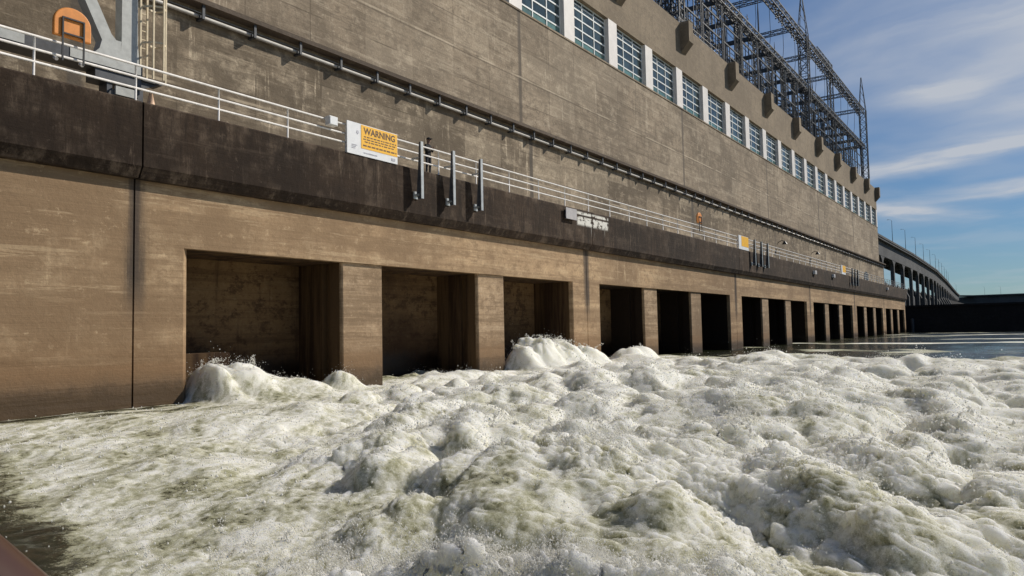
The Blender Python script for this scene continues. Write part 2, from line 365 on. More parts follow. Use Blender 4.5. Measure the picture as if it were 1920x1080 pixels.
for k in range(-4, 9):
    xp = 73.9+15.1*k
    if xp > XE-.5: xp = XE-.75
    mb = MB()
    v = [(YF, 32.42), (YF-.95, 32.42), (YF-.95, 30.2), (YF, 29.15)]
    mb.prism(v, 'x', xp-.55, xp+.65); mb.build('parapet_bracket', 'roofpar', ph)
# doors and lamps on the wall along the walkway
mb = MB(); mb.box((168.2, YB-.05, ZT), (173.4, YB+.05, 9.9)); 
arc = [(168.2+2.6-2.6*math.cos(math.pi*i/12), 9.9+1.2*math.sin(math.pi*i/12)) for i in range(13)]
mb.prism(arc, 'y', YB-.05, YB+.05); mb.build('door', 'black', ph)
for xl in (104.5, 123.6):
    wl = empty('wall_lamp', (xl, YB, 11.3), 'dark hooded wall lamp '+('nearer, above the railing past the second orange sign' if xl < 110 else 'farther, low on the wall before the last white sign'), 'lamp', 'wall lamps above the walkway')
    mb = MB(); mb.tube([(xl, YB, 11.5), (xl, YB-.5, 11.75), (xl, YB-.9, 11.6)], .05, 6); mb.build('arm', 'black', wl)
    mb = MB(); mb.tube([(xl, YB-.9, 11.62), (xl, YB-.9, 11.2)], [.12, .38], 10); mb.build('shade', 'black', wl)

# ---------------------------------------------------------------- railing
rl = empty('handrail', (9.4, 23.62, ZT), 'long white three-bar handrail along the edge of the dark parapet', 'railing')
for dz, nm in ((1.2, 'top_rail'), (.80, 'middle_rail'), (.42, 'lower_rail')):
    mb = MB(); mb.tube([(-40, 23.62, ZT+dz), (XE-.5, 23.62, ZT+dz)], .041, 8); mb.build(nm, 'rail', rl, True)
p0 = None
for k in range(-8, 62):
    x = 9.385+3.02*k
    if x > XE-.5: break
    if p0 is None:
        mb = MB(); mb.tube([(x, 23.62, ZT-.02), (x, 23.62, ZT+1.2)], .036, 8); p0 = mb.build('post', 'rail', rl, True); px0 = x
    else:
        c = p0.copy(); COL.objects.link(c); c.parent = rl; c.matrix_parent_inverse = p0.matrix_parent_inverse.copy(); c.location = (x-px0, 0, 0)

# ---------------------------------------------------------------- pipe rail on brackets under the facade
cr = empty('pipe_rail', (17.4, 27.75, 13.3), 'pale pipe on dark brackets running below the facade cornice', 'pipe')
mb = MB(); mb.tube([(-40, 27.98, 13.46), (XE, 27.98, 13.46)], .085, 10); mb.build('pipe', 'pipe', cr, True)
mb = MB(); mb.tube([(-40, 28.08, 13.68), (XE, 28.08, 13.68)], .03, 6); mb.build('wire', 'steel', cr, True)
b0 = None
for k in range(-16, 71):
    x = 17.4+2.5167*k
    if x > XE: break
    if b0 is None:
        mb = MB(); mb.box((x-.06, 27.72, 13.30), (x+.06, YB, 13.37)); mb.box((x-.06, 27.72, 13.37), (x+.06, 27.80, 13.9)); mb.box((x-.10, 27.88, 13.37), (x+.10, 28.08, 13.50))
        b0 = mb.build('bracket', 'steel', cr); bx0 = x
    else:
        c = b0.copy(); COL.objects.link(c); c.parent = cr; c.matrix_parent_inverse = b0.matrix_parent_inverse.copy(); c.location = (x-bx0, 0, 0)

# ---------------------------------------------------------------- signs
def sign(x0, label, group='warning signs on the handrail', far=False):
    x1 = x0+3.05; z0, z1 = 7.74, 9.13; y = 23.46
    s = empty('warning_sign', (x0, y, z0), label, 'sign', group)
    mb = MB(); mb.box((x0, y, z0), (x1, y+.05, z1)); mb.build('board', 'signwhite', s)
    mb = MB(); mb.box((x0+.80, y-.012, z0+.33), (x1-.02, y-.001, z1-.03)); mb.build('orange_panel', 'yellow', s)
    mb = MB()
    for xx in (x0+.3, x1-.3): mb.box((xx-.04, y+.05, z0+.2), (xx+.04, y+.14, z1-.1))
    mb.build('mounting_strap', 'steel2', s)
    if not far:
        cu = bpy.data.curves.new('wording', 'FONT'); cu.body = 'WARNING'; cu.size = .40; cu.align_x = 'CENTER'; cu.extrude = .004; cu.offset = .010
        to = bpy.data.objects.new('wording_tmp', cu); COL.objects.link(to)
        dg = bpy.context.evaluated_depsgraph_get(); me = bpy.data.meshes.new_from_object(to.evaluated_get(dg))
        bpy.data.objects.remove(to)
        me.transform(Matrix.Translation(((x0+.80+x1)/2, y-.014, z1-.40)) @ Matrix.Rotation(math.pi/2, 4, 'X'))
        me.materials.clear(); me.materials.append(M['signink'])
        o = bpy.data.objects.new('wording', me); COL.objects.link(o); o.parent = s; o.matrix_parent_inverse = Matrix.Translation(-world_loc(s))
        rr = random.Random(3)
        mb = MB()
        for row, (zz, h, a, b) in enumerate(((z1-.55, .05, .16, .1), (z1-.66, .05, .12, .1), (z1-.77, .05, .2, .25), (z1-.95, .065, .1, .08))):
            xx = x0+.80+a
            while xx < x1-b-.05:
                wdt = rr.uniform(.08, .24)
                mb.box((xx, y-.015, zz), (min(xx+wdt, x1-b), y-.0125, zz+h)); xx += wdt+.05
        mb.build('small_print', 'signink', s)
        mb = MB()
        mb.prism([(x0+.52, z1-.42), (x0+.60, z1-.50), (x0+.68, z1-.42), (x0+.64, z1-.33), (x0+.56, z1-.33)], 'y', y-.012, y-.002)
        for j in range(3): mb.box((x0+.26, y-.012, z1-1.0-.07*j), (x0+.55-.05*j, y-.002, z1-.97-.07*j))
        mb.box((x0+.95, y-.012, z0+.13), (x0+1.75, y-.002, z0+.17)); mb.box((x1-.40, y-.012, z0+.10), (x1-.16, y-.002, z0+.22))
        mb.build('small_marks', 'signgrey', s)
    return s
sign(21.4, 'large orange and white warning sign hung on the white handrail beside the three posts')
sign(72.9, 'smaller-looking orange and white sign farther along the handrail', far=True)
sign(121.5, 'tiny white and orange sign farthest along the handrail', far=True)

# ---------------------------------------------------------------- steel guide posts standing off the parapet, three by three
def guide_post(x, label):
    o = empty('guide_post', (x, 23.1, 6.2), label, 'post', 'steel guide posts on the parapet')
    mb = MB(); mb.box((x-.085, 23.02, 6.28), (x+.085, 23.06, 8.98)); mb.build('front_flange', 'galv', o)
    mb = MB(); mb.prism([(23.061, 6.28), (23.061, 8.98), (23.2, 8.98), (23.27, 7.8), (23.38, 6.5), (23.3, 6.28)], 'x', x-.025, x+.025); mb.build('web', 'crane2', o)
    mb = MB(); mb.box((x-.09, 23.2, 6.42), (x+.09, 23.5, 6.52)); mb.box((x-.14, 23.44, 6.3), (x+.14, 23.498, 6.65)); mb.build('lower_bracket', 'galv', o)
    mb = MB(); mb.box((x-.05, 23.2, 8.2), (x+.05, 23.64, 8.28)); mb.build('upper_bracket', 'galv', o)
    return o
for gi, (g, gl) in enumerate(((0, 'beside the large warning sign'), (51.2, 'beside the second warning sign'), (102.2, 'beside the farthest warning sign'))):
    for pi, x in enumerate((25.65, 28.0, 30.25)):
        guide_post(x+g, ('nearest', 'middle', 'farthest')[pi]+' of three steel guide posts '+gl)

# ---------------------------------------------------------------- small boxes on the railing and parapet
bx = empty('junction_box', (20.5, 23.5, 8.7), 'small white box clamped to the handrail left of the large warning sign', 'box')
mb = MB(); mb.box((20.3, 23.30, 8.68), (20.75, 23.58, 9.06)); mb.build('case', 'white', bx, bevel=.015)
mb = MB(); mb.box((20.33, 23.282, 8.71), (20.72, 23.299, 9.03)); mb.build('lid', 'signwhite', bx)
bx = empty('notice_plate', (39.2, 23.45, 6.9), 'pale grey square plate fixed to the dark parapet left of the worn white paint', 'plate')
mb = MB(); mb.box((39.2, 23.30, 6.93), (40.5, 23.34, 7.62)); mb.build('face', 'plate', bx)
mb = MB(); mb.box((39.3, 23.34, 7.0), (39.4, 23.499, 7.5)); mb.box((40.3, 23.34, 7.0), (40.4, 23.499, 7.5)); mb.build('mounting', 'black', bx)
for x, z, lb in ((103.2, 7.0, 'first of the tiny pale boxes on the distant parapet'), (114.6, 7.1, 'second tiny pale box on the distant parapet'), (164.0, 7.0, 'pale box nearest the far end of the parapet')):
    bo = empty('parapet_box', (x, 23.4, z), lb, 'box', 'small boxes on the distant parapet')
    mb = MB(); mb.box((x, 23.2, z-.25), (x+1.0, 23.499, z+.25)); mb.build('case', 'white', bo, bevel=.02)
    mb = MB(); mb.box((x+.05, 23.18, z-.2), (x+.95, 23.199, z+.2)); mb.build('lid', 'plate', bo)

# ---------------------------------------------------------------- orange rounded boards
def orange_board(x, label):
    y = 23.50
    o = empty('rescue_board', (x+.5, y, 8.4), label, 'board', 'orange rounded boards on the handrail')
    w_, zb, zt = 1.08, 9.17, 10.12
    pts = [(x, zb)]+[(x+w_/2-w_/2*math.cos(math.pi*i/14), zt-.50+.50*math.sin(math.pi*i/14)) for i in range(15)]+[(x+w_, zb)]
    mb = MB(); mb.prism(pts, 'y', y, y+.14); mb.build('board', 'orange', o, bevel=.03)
    f = .045; a, b = x+.26, x+.82; y0 = y-.06
    mb = MB(); mb.box((a-f, y0, 8.4), (a, y0+.045, 9.72)); mb.box((b, y0, 8.4), (b+f, y0+.045, 9.72)); mb.box((a-f, y0, 9.72), (b+f, y0+.045, 9.72+f)); mb.box((a, y0, 9.24), (b, y0+.045, 9.24+f))
    mb.build('hanging_frame', 'black', o)
    return o
orange_board(9.86, 'orange round-topped board in a dark frame on the handrail beside the grey crane')
orange_board(62.0, 'small distant orange round-topped board on the handrail before the second warning sign')

# ---------------------------------------------------------------- gantry crane at the left
Y0 = 26.0
gc = empty('gantry_crane', (12.5, 25, ZT), 'grey gantry crane leg with diagonal brace and caged ladder on the walkway', 'crane')
mb = MB(); mb.prism([(13.14, 18.5), (13.14, 10.5), (13.1, 10.12), (13.80, 9.82), (13.72, 10.6), (13.66, 18.5)], 'y', Y0, Y0+.45); mb.build('leg', 'crane', gc)
mb = MB(); mb.prism([(9.3, 17.0), (9.72, 17.0), (12.78, 10.72), (12.95, 10.55), (13.13, 10.55), (13.1, 10.12), (13.8, 9.83), (12.15, 9.83), (12.38, 10.1), (12.46, 10.42)], 'y', Y0-.004, Y0+.44); mb.build('diagonal_brace', 'crane', gc)
mb = MB(); mb.box((4.5, Y0-.15, 9.34), (13.82, Y0+.6, 9.82)); mb.build('sill_beam', 'crane2', gc)
mb = MB()
for a, b in ((5.0, 9.98), (11.35, 13.75)): mb.box((a, Y0-.17, 9.46), (b, Y0-.151, 9.78))
mb.build('beam_plate', 'crane', gc)
mb = MB()
for xx in (10.9, 11.7): mb.tube([(xx, Y0-.1, 9.3), (xx, Y0-.25, 9.22)], .06, 8)
mb.build('bolt', 'white', gc)
mb = MB(); mb.box((12.2, Y0-.1, 8.95), (13.8, Y0+.55, 9.335)); mb.box((12.62, Y0-.05, 8.2), (12.8, Y0+.5, 8.95)); mb.box((13.62, Y0-.05, ZT), (13.9, Y0+.5, 8.95)); mb.build('wheel_truck', 'crane2', gc)
for xx in (12.95, 13.42):
    mb = MB(); mb.tube([(xx, Y0-.12, 8.42), (xx, Y0+.4, 8.42)], .34, 18); mb.build('wheel', 'steel2', gc)
mb = MB(); mb.box((12.85, Y0-.2, 8.55), (13.55, Y0-.1, 8.85)); mb.build('motor_cover', 'crane', gc)
mb = MB(); mb.tube([(12.75, Y0-.2, 8.5), (13.05, Y0-.24, 8.3), (13.4, Y0-.24, 8.32), (13.6, Y0-.2, 8.6)], .03, 6); mb.build('cable', 'black', gc, True)
mb = MB(); mb.box((13.82, Y0-.1, 9.32), (14.6, Y0+.5, 9.37)); mb.prism([(13.82, 9.0), (13.82, 9.32), (14.5, 9.32)], 'y', Y0, Y0+.06); mb.build('ladder_platform', 'crane2', gc)
mb = MB(); mb.box((9.3, Y0+.02, 17.6), (13.9, 28.8, 18.4)); mb.build('top_beam', 'crane', gc)
lad = MB()
for xx in (13.82, 14.06): lad.box((xx-.03, Y0-.02, 9.37 if xx > 14 else 9.8), (xx+.03, Y0+.04, 17.5))
for i in range(24): lad.box((13.85, Y0-.005, 9.9+.32*i), (14.03, Y0+.02, 9.93+.32*i))
lo_ = lad.build('ladder', 'cream', gc)
cg = MB()
for (xx, yy) in ((14.10, Y0-.35), (14.40, Y0-.50), (14.62, Y0-.25)): cg.box((xx-.028, yy-.028, 9.37), (xx+.028, yy+.028, 17.5))
for zz in (10.75, 12.1, 13.5, 14.9, 16.3):
    P = [(13.85, Y0), (14.10, Y0-.35), (14.40, Y0-.50), (14.62, Y0-.25), (14.45, Y0+.1), (14.09, Y0+.05)]
    for p_, q_ in zip(P[:-1], P[1:]): cg.bar((*p_, zz), (*q_, zz), .02, .07)
cg.build('safety_cage', 'cream', lo_)
for o in [gc]+list(gc.children_recursive):
    if o.type == 'MESH':
        for v in o.data.vertices: v.co = (12.5+(v.co.x-13)*.9615, v.co.y-1.0, ZT+(v.co.z-8.081)*.9615)
cn = empty('traffic_cone', (13.45, 24.6, ZT), 'pale orange cone on the walkway at the foot of the grey crane', 'cone')
mb = MB(); mb.tube([(13.45, 24.6, ZT+.03), (13.45, 24.6, ZT+.75)], [.19, .05], 14); mb.build('cone_body', 'cone', cn, True)
mb = MB(); mb.box((13.22, 24.37, ZT-.029), (13.68, 24.83, ZT+.03)); mb.build('base', 'black', cn)

# ---------------------------------------------------------------- person at the railing
def person():
    X, Y, Z = 27.12, 23.95, ZT
    root = empty('person', (X, Y, Z), 'person in dark clothes and cap standing at the handrail with hands raised to the chest', 'person')
    V = {}; E = []; names = []
    def J(n, x, y, z, r): V[n] = len(names); names.append((X+x, Y+y, Z+z, r))
    J('pelvis', 0, 0, .97, .135); J('belly', 0, .01, 1.13, .135); J('chest', 0, .0, 1.34, .155); J('neck', 0, -.02, 1.52, .062); J('skull0', 0, -.035, 1.60, .075); J('head', 0, -.045, 1.70, .098); J('crown', 0, -.03, 1.80, .070)
    for sgn, n in ((-1, 'l'), (1, 'r')):
        J('hip'+n, .10*sgn, 0, .92, .10); J('knee'+n, .12*sgn, -.02, .50, .066); J('ank'+n, .13*sgn, .01, .09, .046); J('toe'+n, .15*sgn, -.17, .04, .036)
        J('sho'+n, .19*sgn, .0, 1.44, .072); J('elb'+n, .27*sgn, -.05, 1.16, .05); J('wri'+n, .10*sgn, -.26, 1.28, .034)
        for a, b in (('pelvis', 'hip'+n), ('hip'+n, 'knee'+n), ('knee'+n, 'ank'+n), ('ank'+n, 'toe'+n), ('chest', 'sho'+n), ('sho'+n, 'elb'+n), ('elb'+n, 'wri'+n)): E.append((V[a], V[b]))
        for j in range(4):
            J(f'f{j}{n}', (.085-.022*j)*sgn, -.32+.004*j, 1.30+.012*j, .010); J(f'g{j}{n}', (.06-.022*j)*sgn, -.355, 1.33+.008*j, .008)
            E += [(V['wri'+n], V[f'f{j}{n}']), (V[f'f{j}{n}'], V[f'g{j}{n}'])]
        J('th'+n, .07*sgn, -.27, 1.335, .011); E.append((V['wri'+n], V['th'+n]))
    for a, b in (('pelvis', 'belly'), ('belly', 'chest'), ('chest', 'neck'), ('neck', 'skull0'), ('skull0', 'head'), ('head', 'crown')): E.append((V[a], V[b]))
    me = bpy.data.meshes.new('body'); me.from_pydata([q[:3] for q in names], E, []); 
    o = bpy.data.objects.new('body', me); COL.objects.link(o); o.parent = root; o.matrix_parent_inverse = Matrix.Translation(-Vector((X, Y, Z)))
    sk = o.modifiers.new('skin', 'SKIN'); ss = o.modifiers.new('sub', 'SUBSURF'); ss.levels = ss.render_levels = 1
    bm_l = me.skin_vertices[0].data if me.skin_vertices else None
    if bm_l is None:
        import bmesh
        bm = bmesh.new(); bm.from_mesh(me); bm.verts.layers.skin.verify(); bm.to_mesh(me); bm.free(); bm_l = me.skin_vertices[0].data
    for i, q in enumerate(names): bm_l[i].radius = (q[3], q[3]); bm_l[i].use_root = (i == 0)
    # clothing and skin by height inside one body material
    mt, t = mat('body_surface'); x, y, z = t.sep(t.pos)
    c = t.mix(t.ramp(z, Z+.93, Z+.96), (.030, .032, .040), (.010, .010, .012)); c = t.mix(t.ramp(z, Z+1.50, Z+1.53), c, (.20, .12, .09)); c = t.mix(t.ramp(z, Z+.10, Z+.13), (.01, .01, .01), c)
    hand = t.ramp(y, Y-.255, Y-.235, 1, 0); c = t.mix(t.math('MULTIPLY', hand, t.ramp(z, Z+1.1, Z+1.15)), c, (.20, .12, .09))
    t.put(t.b.inputs['Base Color'], c); t.b.inputs['Roughness'].default_value = .85; me.materials.append(mt)
    mb = MB(); hx, hy, hz = X, Y-.045, Z+1.74
    ring = [(hx+.112*math.cos(a), hy+.125*math.sin(a)) for a in [2*math.pi*i/16 for i in range(16)]]
    v = [(p[0], p[1], hz) for p in ring]+[(hx+(p[0]-hx)*.8, hy+(p[1]-hy)*.8, hz+.09) for p in ring]+[(hx, hy, hz+.13)]
    f = [(i, (i+1)%16, (i+1)%16+16, i+16) for i in range(16)]+[(i+16, (i+1)%16+16, 32) for i in range(16)]
    mb.add(v, f); mb.prism([(hx-.08, hy-.10), (hx+.08, hy-.10), (hx+.06, hy-.22), (hx-.06, hy-.22)], 'z', hz+.005, hz+.022); mb.build('cap', 'cloth', root, True)
    mb = MB()
    for sgn in (-1, 1): mb.tube([(hx+.036*sgn, hy-.092, Z+1.705), (hx+.036*sgn, hy-.098, Z+1.705)], .012, 8)
    mb.prism([(hy-.09, Z+1.695), (hy-.125, Z+1.655), (hy-.09, Z+1.65)], 'x', hx-.015, hx+.015); mb.box((hx-.025, hy-.098, Z+1.617), (hx+.025, hy-.088, Z+1.625))
    for sgn in (-1, 1): mb.box((hx+.098*sgn-.01, hy-.01, Z+1.66), (hx+.098*sgn+.01, hy+.025, Z+1.72))
    mb.build('face', 'skin', root)
person()

# ================================================================= switchyard on the roof
ZR = 31.3
def lattice(mb, p, q, w_, h_, n, t_=.12, up_=Vector((0, 0, 1))):
    """box girder of four chords with zig-zag lacing between p and q"""
    p, q = Vector(p), Vector(q); d = (q-p).normalized(); side = d.cross(up_).normalized()*(w_/2); upq = side.cross(d).normalized()*(h_/2)
    C = [side+upq, -side+upq, -side-upq, side-upq]
    for c in C: mb.bar(p+c, q+c, t_)
    for i in range(n):
        a = p.lerp(q, i/n); b = p.lerp(q, (i+1)/n)
        for k in range(4):
            c0, c1 = C[k], C[(k+1) % 4]
            if i % 2: c0, c1 = c1, c0
            mb.bar(a+c0, b+c1, t_*.6); mb.bar(a+c0, a+c1, t_*.5)
def tower(x, y, zt, zs, w_, label, arms=True):
    o = empty('lattice_tower', (x, y, ZR), label, 'tower', 'steel lattice towers on the powerhouse roof')
    mb = MB(); lattice(mb, (x, y, ZR), (x, y, zt), w_, w_, int((zt-ZR)/1.5), .16, Vector((1, 0, 0))); mb.build('shaft', 'steel', o)
    mb = MB(); h = w_/2
    for sx, sy in ((1, 1), (1, -1), (-1, 1), (-1, -1)): mb.bar((x+h*sx, y+h*sy, zt), (x+.05*sx, y+.05*sy, zs), .11)
    nn = max(2, int((zs-zt)/1.6))
    for i in range(nn):
        a = h*(1-i/nn); b = h*(1-(i+1)/nn); za = zt+(zs-zt)*i/nn; zb = zt+(zs-zt)*(i+1)/nn
        for s_ in (1, -1): mb.bar((x-a, y+a*s_, za), (x+b, y+b*s_, zb), .06); mb.bar((x+a*s_, y-a, za), (x+b*s_, y+b, zb), .06)
    mb.build('spire', 'steel', o)
    return o
tower(77.5, 31.2, 51.0, 58.6, 1.5, 'nearest tall lattice tower, rising behind the first roof brackets')
tower(137.3, 31.2, 52.5, 60.0, 1.5, 'tall lattice tower with a spire standing in the middle of the roof steelwork')
tower(196.2-3.4, 30.9, 51.5, 59.6, 1.4, 'lattice tower with a pointed spire at the far end of the roof')
tower(107.5, 38.5, 63.0, 72, 1.6, 'rear lattice tower between the nearest and middle front towers')
sw = empty('switchyard_gantry', (130, 34, ZR), 'dense grey steel switchyard framework with girders and insulators on the powerhouse roof', 'steel gantry')
XA, XZ = 62.0, XE-.3
for y, z, nm, wd in ((31.2, 51.3, 'upper_girder', 1.15), (31.2, 42.5, 'lower_girder', .95), (38.5, 51.3, 'rear_girder', 1.0)):
    mb = MB(); lattice(mb, (XA if z > 45 else XA, y, z), (XZ if y < 35 else 170, y, z), wd, wd, 88 if y < 35 else 70, .15); mb.build(nm, 'steel' if y > 35 else 'steel2', sw)
rg = random.Random(11)
cross = [70+7.55*k for k in range(17)]
for i, x in enumerate(cross):
    mb = MB(); mb.box((x-.16, 31.7, 42.15), (x+.16, 38.4, 42.55)); mb.box((x-.05, 31.7, 42.0), (x+.05, 38.4, 42.7)); mb.build('cross_beam', 'steel', sw)
    if i % 2 == 0:
        mb = MB(); lattice(mb, (x, 31.7, 51.2), (x, 38.0, 51.2), .7, .7, 6, .10); mb.build('cross_beam', 'steel', sw)
    mb = MB(); lattice(mb, (x+.9, 33.6, ZR), (x+.9, 33.6, rg.choice((42, 42, 45.5, 47))), .45, .45, 10, .09, Vector((1, 0, 0))); mb.build('column', 'steel', sw)
    mb = MB(); lattice(mb, (x, 31.2, ZR), (x, 31.2, 42.0), .55, .55, 9, .09, Vector((1, 0, 0))); mb.build('column', 'steel', sw)
    if i % 2:
        mb = MB(); lattice(mb, (x, 38.5, ZR), (x, 38.5, 50.8), .8, .8, 14, .11, Vector((1, 0, 0))); mb.build('column', 'steel', sw)
# knee braces and small horizontal frames between the girders
for i, x in enumerate(cross[:-1]):
    mb = MB()
    for z in (37.2, 39.6): mb.box((x, 31.1, z), (x+7.5, 31.24, z+.16))
    mb.bar((x, 31.2, 39.7), (x+2.4, 31.2, 42.2), .10); mb.bar((x+7.5, 31.2, 39.7), (x+5.1, 31.2, 42.2), .10)
    for j in range(3): mb.box((x+1.2+2.2*j, 31.14, 35.0), (x+1.32+2.2*j, 31.24, 37.2 if j % 2 else 39.6))
    for j in range(4): mb.box((x+.8+1.9*j, 33.0, 38.2), (x+.9+1.9*j, 36.8, 38.32))
    mb.box((x, 33.0, 38.0), (x+7.5, 33.12, 38.2)); mb.box((x, 35.6, 41.0), (x+7.5, 35.72, 41.2))
    mb.build('switch_frame', 'steel', sw)
    for y, z in ((32.2, 36.6), (33.4, 37.4), (34.4, 40.4), (35.6, 44.6), (33.0, 46.2), (37, 47.4)):
        mb = MB(); mb.tube([(x, y, z), (x+3.8, y, z-.12), (x+7.55, y, z)], .045, 5); mb.build('busbar', 'steel2', sw)
for i, x in enumerate(cross[:-1]):
    mb = MB(); lattice(mb, (x, 34.6, 46.8), (x+7.5, 34.6, 46.8), .5, .5, 8, .08); mb.build('bus_girder', 'steel', sw)
    mb = MB()
    for j in range(3):
        xx = x+rg.uniform(.4, 7); yy = rg.uniform(32, 34.4); za = rg.uniform(34, 36); zb = rg.uniform(39, 46)
        mb = MB(); mb.tube([(xx, yy, ZR), (xx, yy, zb)], [.11, .05], 5); mb.bar((xx-.9, yy, zb-1.2), (xx+.9, yy, zb-1.2), .09); mb.bar((xx-.6, yy, zb-.5), (xx+.6, yy, zb-.5), .07); mb.build('switch_post', 'steel', sw)
    mb = MB(); mb.tube([(x, 31.0, 50.6), (x+2.4, 31.6, 46.2), (x+3.9, 32.4, 42.9)], .035, 4); mb.build('jumper_cable', 'steel', sw)
for xm, zt_ in ((96.5, 47.5), (101, 45.5), (112.3, 50), (120.8, 46), (146, 47), (152, 45.2)):
    mb = MB(); mb.tube([(xm, 31.9, ZR), (xm, 31.9, zt_-2), (xm, 31.9, zt_)], [.17, .11, .02], 6); mb.build('mast', 'steel', sw)
def string(x, y, z, L_, r=.16, up_=False, mt='insul'):
    mb = MB(); n = 6; sg = 1 if up_ else -1
    pts, rr = [(x, y, z)], [.03]
    for i in range(n):
        za = z+sg*L_*(i+.2)/n
        pts += [(x, y, za), (x, y, za+sg*L_*.3/n), (x, y, za+sg*L_*.5/n)]; rr += [.05, r, .05]
    pts.append((x, y, z+sg*L_)); rr.append(.03)
    mb.tube(pts, rr, 8); mb.build('insulator', mt, sw, True)
for i in range(8):
    x = 118+9.4*i
    for j in range(3): string(x+1.7*j, 30.75, 50.7, 2.3, .17)
for i in range(16):
    x = 72+7.55*i
    string(x+2.2, 32.2, 36.6, 1.6, .15, True, 'insul'); string(x+5.1, 31.2, 39.8, 1.9, .16, True, 'insul')
    if i % 2: string(x+3.6, 31.0, 42.0, 2.0, .16)
    if i % 3 == 0: string(x+1, 33.4, 37.4, 1.5, .14, True, 'porc')
mb = MB()
for x in (160.5, 163.6): lattice(mb, (x, 31.9, ZR), (x, 31.9, 54.6), .5, .5, 16, .10, Vector((1, 0, 0)))
mb.build('portal_column', 'steel', sw)
mb = MB(); lattice(mb, (150.5, 31.9, 54.0), (163.8, 31.9, 54.0), .6, .7, 10, .10); mb.build('portal_beam', 'steel', sw)
gr = empty('roof_handrail', (80, 29.3, 32.34), 'thin pale handrail on top of the roof parapet near the first bracket', 'railing')
for z in (32.85, 33.35):
    mb = MB(); mb.tube([(74, 29.4, z), (86.5, 29.4, z)], .035, 6); mb.build('rail', 'rail', gr)
for i in range(6):
    mb = MB(); mb.tube([(74+2.5*i, 29.4, 32.3), (74+2.5*i, 29.4, 33.35)], .035, 6); mb.build('post', 'rail', gr)

# ================================================================= training wall, viaduct and far dam
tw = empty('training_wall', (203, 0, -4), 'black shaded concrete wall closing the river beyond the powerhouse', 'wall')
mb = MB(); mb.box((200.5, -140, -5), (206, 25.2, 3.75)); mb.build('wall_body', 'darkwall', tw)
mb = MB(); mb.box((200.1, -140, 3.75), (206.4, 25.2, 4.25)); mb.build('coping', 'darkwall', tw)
pi = empty('mooring_pile', (199.3, 23.6, -4), 'small pale pile in the water at the far corner of the powerhouse', 'pile')
mb = MB(); mb.tube([(199.3, 23.3, -4), (199.3, 23.3, .9)], .35, 10); mb.build('shaft', 'viaduct', pi); mb = MB(); mb.tube([(199.3, 23.3, .9), (199.3, 23.3, 1.1)], [.42, .2], 10); mb.build('cap', 'viaduct', pi)
lw = empty('low_wall', (197, 27, -4), 'rough dark low structure joined to the far end of the parapet under the viaduct', 'wall')
mb = MB(); mb.box((194.0, 25.2, -5), (200.4, 27.5, 4.6)); mb.prism([(194.0, 4.6), (194, 7.7), (200.4, 5.6), (200.4, 4.6)], 'y', 25.2, 27.5); mb.build('wall_body', 'parapet', lw)
mb = MB()
for i in range(5): mb.box((194.3+1.3*i, 25.0, 5.0-.4*i), (194.6+1.3*i, 25.199, 7.4-.45*i))
mb.build('buttress', 'cornice', lw)
# road viaduct running on behind the powerhouse and bending away
VP = [(196.5, 31.3), (237, 31.3), (275, 31.3), (314, 31.9), (368, 32.9), (469, 37.1), (560, 41.5), (660, 46.2), (735, 49.2), (750, 40), (750, 4), (752, -80), (754, -200)]
vz = 23.0
vd = empty('viaduct', (300, 34, -4), 'grey road viaduct on tall bents running away from the powerhouse end', 'bridge')
def path_mesh(name, mt, pts, prof, parent):
    mb = MB(); rings = []
    for i, (x, y) in enumerate(pts):
        a = Vector(pts[max(i-1, 0)]); b = Vector(pts[min(i+1, len(pts)-1)]); d = (b-a).normalized(); n = Vector((-d.y, d.x))
        rings.append([(x+n.x*o, y+n.y*o, z) for o, z in prof])
    k = len(prof); v = [q for r in rings for q in r]; f = []
    for i in range(len(rings)-1):
        for j in range(k): f.append((i*k+j, i*k+(j+1) % k, (i+1)*k+(j+1) % k, (i+1)*k+j))
    f += [tuple(range(k))[::-1], tuple(range((len(rings)-1)*k, len(rings)*k))]
    mb.add(v, f); return mb.build(name, mt, parent)
path_mesh('deck', 'viaduct', VP, [(-.3, vz-1.0), (-.3, vz-.2), (10.3, vz-.2), (10.3, vz-1.0)], vd)
path_mesh('parapet', 'viaduct', VP, [(-.45, vz-.5), (-.45, vz+.05), (0, vz+.05), (0, vz-.5)], vd)
path_mesh('girder', 'viaduct', VP[:9], [(.6, vz-4.8), (.6, vz-1.01), (1.3, vz-1.01), (1.3, vz-4.8)], vd)
path_mesh('girder', 'viaduct', VP[:9], [(8.6, vz-4.0), (8.6, vz-1.01), (9.3, vz-1.01), (9.3, vz-4.0)], vd)
def on_path(s):
    for a, b in zip(VP[:-1], VP[1:]):
        L_ = math.dist(a, b)
        if s <= L_: t_ = s/L_; return a[0]+(b[0]-a[0])*t_, a[1]+(b[1]-a[1])*t_
        s -= L_
    return VP[-1]
s_ = 3.0
while s_ < 520:
    x, y = on_path(s_); mb = MB()
    mb.box((x-.75, y+.65, -4), (x+.75, y+1.6, vz-6.6))
    arc = [(x-.75, vz-6.6), (x-1.2, vz-5.9), (x-2.2, vz-5.4), (x-3.6, vz-4.801), (x+3.6, vz-4.801), (x+2.2, vz-5.4), (x+1.2, vz-5.9), (x+.75, vz-6.6)]
    mb.prism(arc, 'y', y+.65, y+1.6); mb.box((x-.5, y+1.6, vz-4.4), (x+.5, y+8.6, vz-4.01+.3))
    mb.build('bent', 'viaduct', vd); s_ += 20 if s_ < 220 else 28
dm = empty('gate_dam', (300, 36, -4), 'dark lower dam crest with gate piers beneath the viaduct', 'dam')
mb = MB(); mb.box((201, 36.2, -4), (720, 40, 12.3)); mb.build('crest', 'darkwall', dm)
